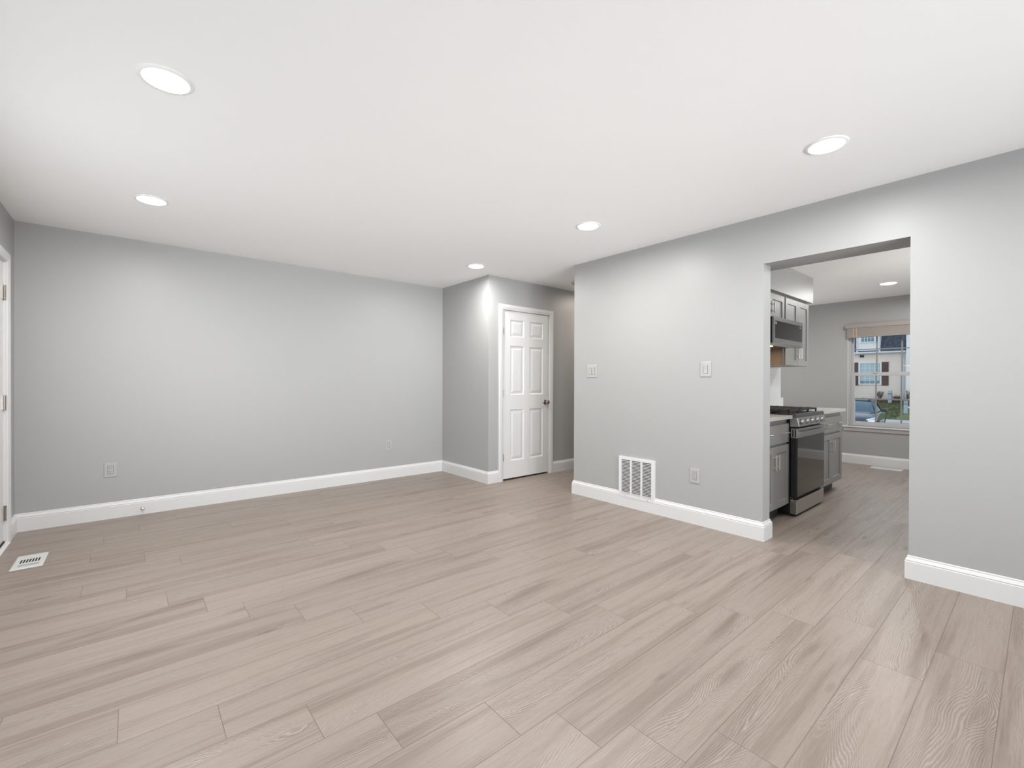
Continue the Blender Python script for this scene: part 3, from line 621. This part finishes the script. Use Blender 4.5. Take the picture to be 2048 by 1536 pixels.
# ------------------------------------------------------------------ outdoors
def siding(mb, P, a0, a1, z0, z1, pitch_=.112, d=.012):
    """lap siding: P(a, d, z) -> point, saw-tooth in section"""
    n = max(1, round((z1-z0)/pitch_)); p_ = (z1-z0)/n
    for k in range(n):
        z = z0+k*p_
        mb.add([P(a0, 0, z), P(a1, 0, z), P(a1, d, z), P(a0, d, z), P(a1, 0, z+p_), P(a0, 0, z+p_)], [(0, 1, 2, 3), (3, 2, 4, 5)])
ASP = [(10.0, -1.5), (26.5, -1.5)]
tag(MB().box(8.45, 28.8, -12, 24, -1.30, -.95).build('parking_lot', 'asphalt'), kind='structure')
tag(MB().box(28.8, 31.0, -12, 24, -1.30, -.76).build('sidewalk', 'concrete'), kind='structure')
def lawn_z(x): return -.76+(min((x-31)/7/.55, 1)**.85)*.93
def lawn():
    rnd = random.Random(3); vs = []; fs = []; nx, ny = 26, 60
    for i in range(nx+1):
        for j in range(ny+1):
            q = i/nx; x = 31.0+3.97*q; y = 5.06+9*j/ny
            z = lawn_z(x) + (rnd.random()-.5)*.04*(q < .97)
            
            vs.append((x, y, z))
    for i in range(nx):
        for j in range(ny): a = i*(ny+1)+j; fs.append((a, a+ny+1, a+ny+2, a+1))
    mb = MB(); mb.v = vs; mb.f = fs
    for i in range(14): x0_, x1_ = 31+2.1*i/14, 31+2.1*(i+1)/14; mb.add([(x0_, -2, lawn_z(x0_)), (x1_, -2, lawn_z(x1_)), (x1_, 5.06, lawn_z(x1_)), (x0_, 5.06, lawn_z(x0_))], [(0, 1, 2, 3)])
    # blades and fallen leaves
    for k in range(5200):
        x = 31.05+3.3*rnd.random(); y = 5.1+5*rnd.random(); z = lawn_z(x)-.03; a = rnd.random()*6.3
        mb.add([(x, y, z), (x+.05*math.cos(a), y+.05*math.sin(a), z), (x+.03*math.cos(a), y+.02, z+.09+.05*rnd.random())], [(0, 1, 2)])
    tag(mb.build('lawn', 'grass_mat', fix=False), 'sloping lawn in front of the neighbouring house', 'grass', kind='stuff')
    mb = MB()
    for k in range(800):
        x = 31.3+3.2*rnd.random(); y = 5.1+5*rnd.random(); z = lawn_z(x)+.03; a = rnd.random()*6.3; s = .04+.05*rnd.random()
        mb.add([(x+s*math.cos(a+t_), y+s*math.sin(a+t_), z+.02*rnd.random()) for t_ in (0, 1.3, 2.9, 4.4)], [(0, 1, 2, 3)])
    tag(mb.build('fallen_leaves', 'dry_leaf', fix=False), 'dry fallen leaves scattered on the lawn', 'leaves', kind='stuff')
    tag(MB().box(34.15, 34.97, 5.1, 9.5, .02, .215).build('mulch_bed', 'mulch'), kind='structure')
lawn()
HX = 35.0
ho = empty('neighbour_house', (HX, 8, .18), 'cream sided house across the street with brown shutters and a dark roof', 'house')
mb = MB(); Pw = lambda a, d, z: Vector((HX-d, a, z)); siding(mb, Pw, 5.36, 14.0, .24, 3.0)
mb.box(HX, HX+6, 5.36, 14.0, -.3, 3.02); mb.build('wall', 'siding_cream', ho, fix=False)
MB().box(HX-.03, HX+.05, 5.30, 5.40, .2, 3.0).build('corner_board', 'siding_white', ho)
MB().box(HX-.02, HX, 5.4, 14, .16, .25).build('foundation', 'concrete', ho)
MB().prism([(HX-.10, 5.34, 3.09), (HX+.85, 5.34, 5.6), (HX+6, 5.34, 5.6), (HX+6, 5.34, 3.0), (HX-.10, 5.34, 3.0)], (0, 9, 0)).build('roof', 'shingle', ho)
MB().prism([(HX-.28, 5.30, 3.11), (HX-.30, 5.30, 3.02), (HX-.22, 5.30, 2.99), (HX-.02, 5.30, 2.99), (HX-.02, 5.30, 3.11)], (0, 9.2, 0)).build('gutter', 'gutter_white', ho)
mb = MB(); Pd = lambda a, d, z: Vector((HX-.06-d, a, z)); siding(mb, Pd, 6.50, 7.67, 3.11, 5.2, .095, .010); mb.box(HX-.06, HX+2, 6.50, 7.67, 3.11, 5.2)
dm = mb.build('dormer', 'siding_white', ho, fix=False)
MB().box(HX-.095, HX-.05, 6.49, 6.57, 3.11, 5.2).box(HX-.095, HX-.05, 7.60, 7.69, 3.11, 5.2).build('corner_boards', 'gutter_white', dm)
def hwin(parent, y0, y1, z0, z1, x, fr, nv, nh, blind=True):
    mb = MB()
    for q in ((y0, y0+fr, z0, z1), (y1-fr, y1, z0, z1), (y0+fr, y1-fr, z0, z0+fr*.75), (y0+fr, y1-fr, z1-fr, z1)): mb.box(x-.05, x, *q)
    wf = mb.build('window', 'siding_white', parent)
    MB().box(x-.018, x-.010, y0+fr, y1-fr, z0+fr*.75, z1-fr).build('pane', 'house_glass', wf)
    mb = MB(); a0, a1, b0, b1 = y0+fr, y1-fr, z0+fr*.75, z1-fr
    for k in range(1, nv): y = a0+(a1-a0)*k/nv; mb.box(x-.026, x-.019, y-.011, y+.011, b0, b1)
    for k in range(1, nh): z = b0+(b1-b0)*k/nh; mb.box(x-.027, x-.0185, a0, a1, z-.011, z+.011)
    mb.box(x-.03, x-.019, a0, a1, (b0+b1)/2-.025, (b0+b1)/2+.025); mb.build('grid', 'siding_white', wf)
    if blind: MB().box(x-.0185, x-.0181, a0+.02, a1-.02, b0+.16, b1).build('window_shade', 'blind_glimpse', wf)
hwin(ho, 6.43, 7.578, 1.076, 2.50, HX-.014, .095, 4, 4)
hwin(dm, 6.716, 7.511, 3.689, 4.75, HX-.075, .075, 4, 4, False)
for (a, b) in ((6.106, 6.427), (7.581, 7.90)):
    mb = MB(); mb.box(HX-.04, HX-.012, a, b, 1.034, 2.474)
    for k in range(26): z = 1.10+k*.051; mb.add([(HX-.041, a+.04, z), (HX-.041, b-.04, z), (HX-.055, b-.04, z+.006), (HX-.055, a+.04, z+.006), (HX-.041, b-.04, z+.04), (HX-.041, a+.04, z+.04)], [(0, 1, 2, 3), (3, 2, 4, 5)])
    mb.build('shutter', 'shutter_brown', ho, fix=False)
MB().box(HX-.05, HX-.01, 7.31, 7.515, 2.79, 2.93).build('wall_vent', 'slot_dark', ho)
MB().box(HX-.12, HX-.03, 5.385, 5.475, .25, 2.75).build('downspout', 'gutter_white', ho)
MB().obox((HX-.17, 5.43, 2.86), (.07, 0, .05), (0, .04, 0), (.03, 0, -.10)).build('downspout_elbow', 'gutter_white', ho)
MB().box(HX-.06, HX-.01, 7.30, 7.42, .26, .34).build('dryer_vent', 'siding_white', ho)
wg = empty('neighbour_wing', (33.2, 4, .1), 'pale sided wing of the next house beyond the downspout', 'house')
mb = MB(); Pv = lambda a, d, z: Vector((33.2-d, a, z)); siding(mb, Pv, -2.0, 5.03, .15, 5.8); mb.box(33.2, 37, -2.0, 5.03, -.4, 5.8)
mb.build('wall', 'siding_white', wg, fix=False)
MB().prism([(33.0, -2.1, 5.8), (35.1, -2.1, 7.2), (37.2, -2.1, 5.8)], (0, 7.2, 0)).build('roof', 'shingle', wg)

def pedestal(x, y, z, w_, h_, label):
    e = empty('utility_box', (x, y, z), label, 'utility box', 'utility boxes by the neighbouring house')
    MB().box(x-w_/2, x+w_/2, y-w_/2, y+w_/2, z, z+h_).build('body', 'utility_blue', e, bevel=.02)
    MB().box(x-w_/2-.02, x+w_/2+.02, y-w_/2-.02, y+w_/2+.02, z+h_*.72, z+h_*.75).build('seam', 'slot_dark', e)
pedestal(34.0, 5.86, .02, .17, .73, 'pale blue utility pedestal on the lawn below the house window')
pedestal(32.0, 4.85, -.47, .17, .72, 'pale blue utility pedestal farther down the lawn, by the sidewalk')
for o_ in [q for q in COL.objects if q.name == 'utility_box.001']:
    MB().box(31.84, 32.16, 4.69, 5.01, .250, .290).build('cap', 'utility_blue', o_, bevel=.01)
def shrub(x, y, z, r_, h_, n, label, leafm, dens, seed, name='shrub'):
    rnd = random.Random(seed); e = empty(name, (x, y, z), label, 'shrub', 'shrubs against the neighbouring house'); mb = MB(); lf = MB()
    for k in range(n):
        a = rnd.random()*6.283; s = rnd.random()**.5; t = Vector((x+r_*s*math.cos(a), y+r_*s*math.sin(a), z+h_*(.55+.45*rnd.random()))); b = Vector((x+.2*r_*math.cos(a), y+.2*r_*math.sin(a), z))
        mb.cyl(b, t, .006, 5)
        for q in range(dens):
            c = b.lerp(t, .35+.65*rnd.random())+Vector((rnd.uniform(-1, 1), rnd.uniform(-1, 1), rnd.uniform(-1, 1)))*.05; d = Vector((rnd.uniform(-1, 1), rnd.uniform(-1, 1), rnd.uniform(-1, 1)))*.045; f_ = Vector((rnd.uniform(-1, 1), rnd.uniform(-1, 1), rnd.uniform(-1, 1)))*.035
            lf.add([c, c+d, c+d+f_, c+f_], [(0, 1, 2, 3)])
    mb.build('branches', 'twig', e, fix=False)
    lf.build('foliage', leafm, e, fix=False)
shrub(34.5, 6.43, .20, .20, .52, 60, 'bare twiggy shrub below the house window', 'twig', 1, 1)
shrub(34.4, 7.72, .20, .10, 1.7, 40, 'tall thin climbing green shrub at the edge of the shutter', 'leaf', 9, 2)
shrub(34.4, 5.62, .18, .26, .26, 50, 'low rusty leafed shrub beside the utility pedestal', 'dry_leaf', 4, 3)
shrub(32.9, 4.86, -.12, .14, .95, 50, 'bare brown shrub in front of the pale wing', 'twig', 2, 4)

# parked car, front towards the window
def car(px, py, pz, ang):
    e = empty('parked_car', (px, py, pz), 'dark blue car parked outside the kitchen window, front end facing the window', 'car')
    T = Matrix.Translation((px, py, pz)) @ Matrix.Rotation(ang, 4, 'Z')
    def tr(mb): mb.v = [tuple(T @ Vector(v)) for v in mb.v]; return mb
    def loft(sections, m, name, cap=True, sub=2, parent=None):
        mb = MB(); n = len(sections[0])
        for s_ in sections: mb.v += s_
        for k in range(len(sections)-1):
            for i in range(n-1): mb.f.append((k*n+i, k*n+i+1, (k+1)*n+i+1, (k+1)*n+i))
        mb.f.append(tuple(range(n))); mb.f.append(tuple(range((len(sections)-1)*n, len(sections)*n))[::-1])
        o = tr(mb).build(name, m, parent or e, smooth=True)
        return o
    # lower body: stations along x (front at -x)
    st = [(-2.30, .62, .30, .58), (-2.22, .78, .24, .68), (-1.9, .88, .20, .80), (-1.3, .90, .20, .90), (-.7, .91, .20, .97), (.2, .91, .20, .98), (1.2, .91, .20, .99), (1.9, .88, .22, .99), (2.2, .80, .28, .96), (2.30, .68, .36, .86)]
    secs = []
    for (x, hw, zb, zt) in st:
        s_ = [(x, -hw*.9, zb), (x, -hw, zb+.12), (x, -hw, zb+(zt-zb)*.62), (x, -hw*.95, zt-.06), (x, -hw*.80, zt), (x, -hw*.4, zt+.025), (x, 0, zt+.035)]
        secs.append(s_+[(a, -b, c) for a, b, c in s_[-2::-1]])
    loft(secs, 'car_paint', 'body')
    gs = [(-.95, .70, .70, .94, .95), (-.30, .74, .60, .96, 1.34), (.15, .76, .60, .97, 1.42), (.9, .75, .60, .98, 1.41), (1.35, .72, .58, .98, 1.30), (1.85, .66, .60, .97, 1.02)]
    secs = []
    for (x, w0, w1, zb, zt) in gs:
        s_ = [(x, -w0-.08, zb), (x, -w1-.04, zb+(zt-zb)*.8), (x, -w1+.05, zt-.01), (x, -w1*.5, zt+.01), (x, 0, zt+.015)]
        secs.append(s_+[(a, -b, c) for a, b, c in s_[-2::-1]])
    loft(secs, 'car_glass', 'windows')
    rs = []
    for (x, w1, zt) in ((-.22, .57, 1.385), (.15, .60, 1.435), (.9, .60, 1.428), (1.30, .57, 1.335)):
        s_ = [(x, -w1-.02, zt-.045), (x, -w1+.04, zt-.004), (x, -w1*.5, zt+.012), (x, 0, zt+.018)]
        rs.append(s_+[(a, -b, c) for a, b, c in s_[-2::-1]])
    loft(rs, 'car_paint', 'roof')
    for s in (-1, 1):
        tr(MB().cyl((-.97, s*.775, .955), (-.26, s*.625, 1.38), .028, 8)).build('pillar', 'car_paint', e, smooth=True)
        tr(MB().cyl((.35, s*.84, .98), (.30, s*.645, 1.40), .030, 8)).build('pillar', 'car_black', e, smooth=True)
        tr(MB().obox((-.62, s*1.00, 1.03), (.07, 0, 0), (0, .10, 0), (0, 0, .07))).build('side_mirror', 'car_paint', e, bevel=.03)
        tr(MB().prism([(-2.27, s*.50, .60), (-2.27, s*.78, .60), (-2.00, s*.895, .70), (-2.03, s*.88, .79), (-2.19, s*.62, .72)], (.02, 0, .02))).build('headlight', 'lamp_clear', e)
        for x in (-1.45, 1.40):
            wh = tr(MB().lathe([(.24, 0), (.33, .01), (.34, .06), (.34, .18), (.33, .22), (.2, .22)], (x, s*.70, .34), (0, s, 0), 28)).build('wheel', 'car_black', e, smooth=True)
            tr(MB().lathe([(.21, .215), (.20, .23), (.05, .235), (.001, .24)], (x, s*.70, .34), (0, s, 0), 24)).build('rim', 'chrome', wh, smooth=True)
    tr(MB().box(-2.325, -2.27, -.48, .48, .38, .56)).build('grille', 'car_black', e, bevel=.02)
    tr(MB().box(-2.335, -2.30, -.46, .46, .565, .585)).build('chrome_strip', 'chrome', e)
car(23.90, 5.28, -.95, R(6))
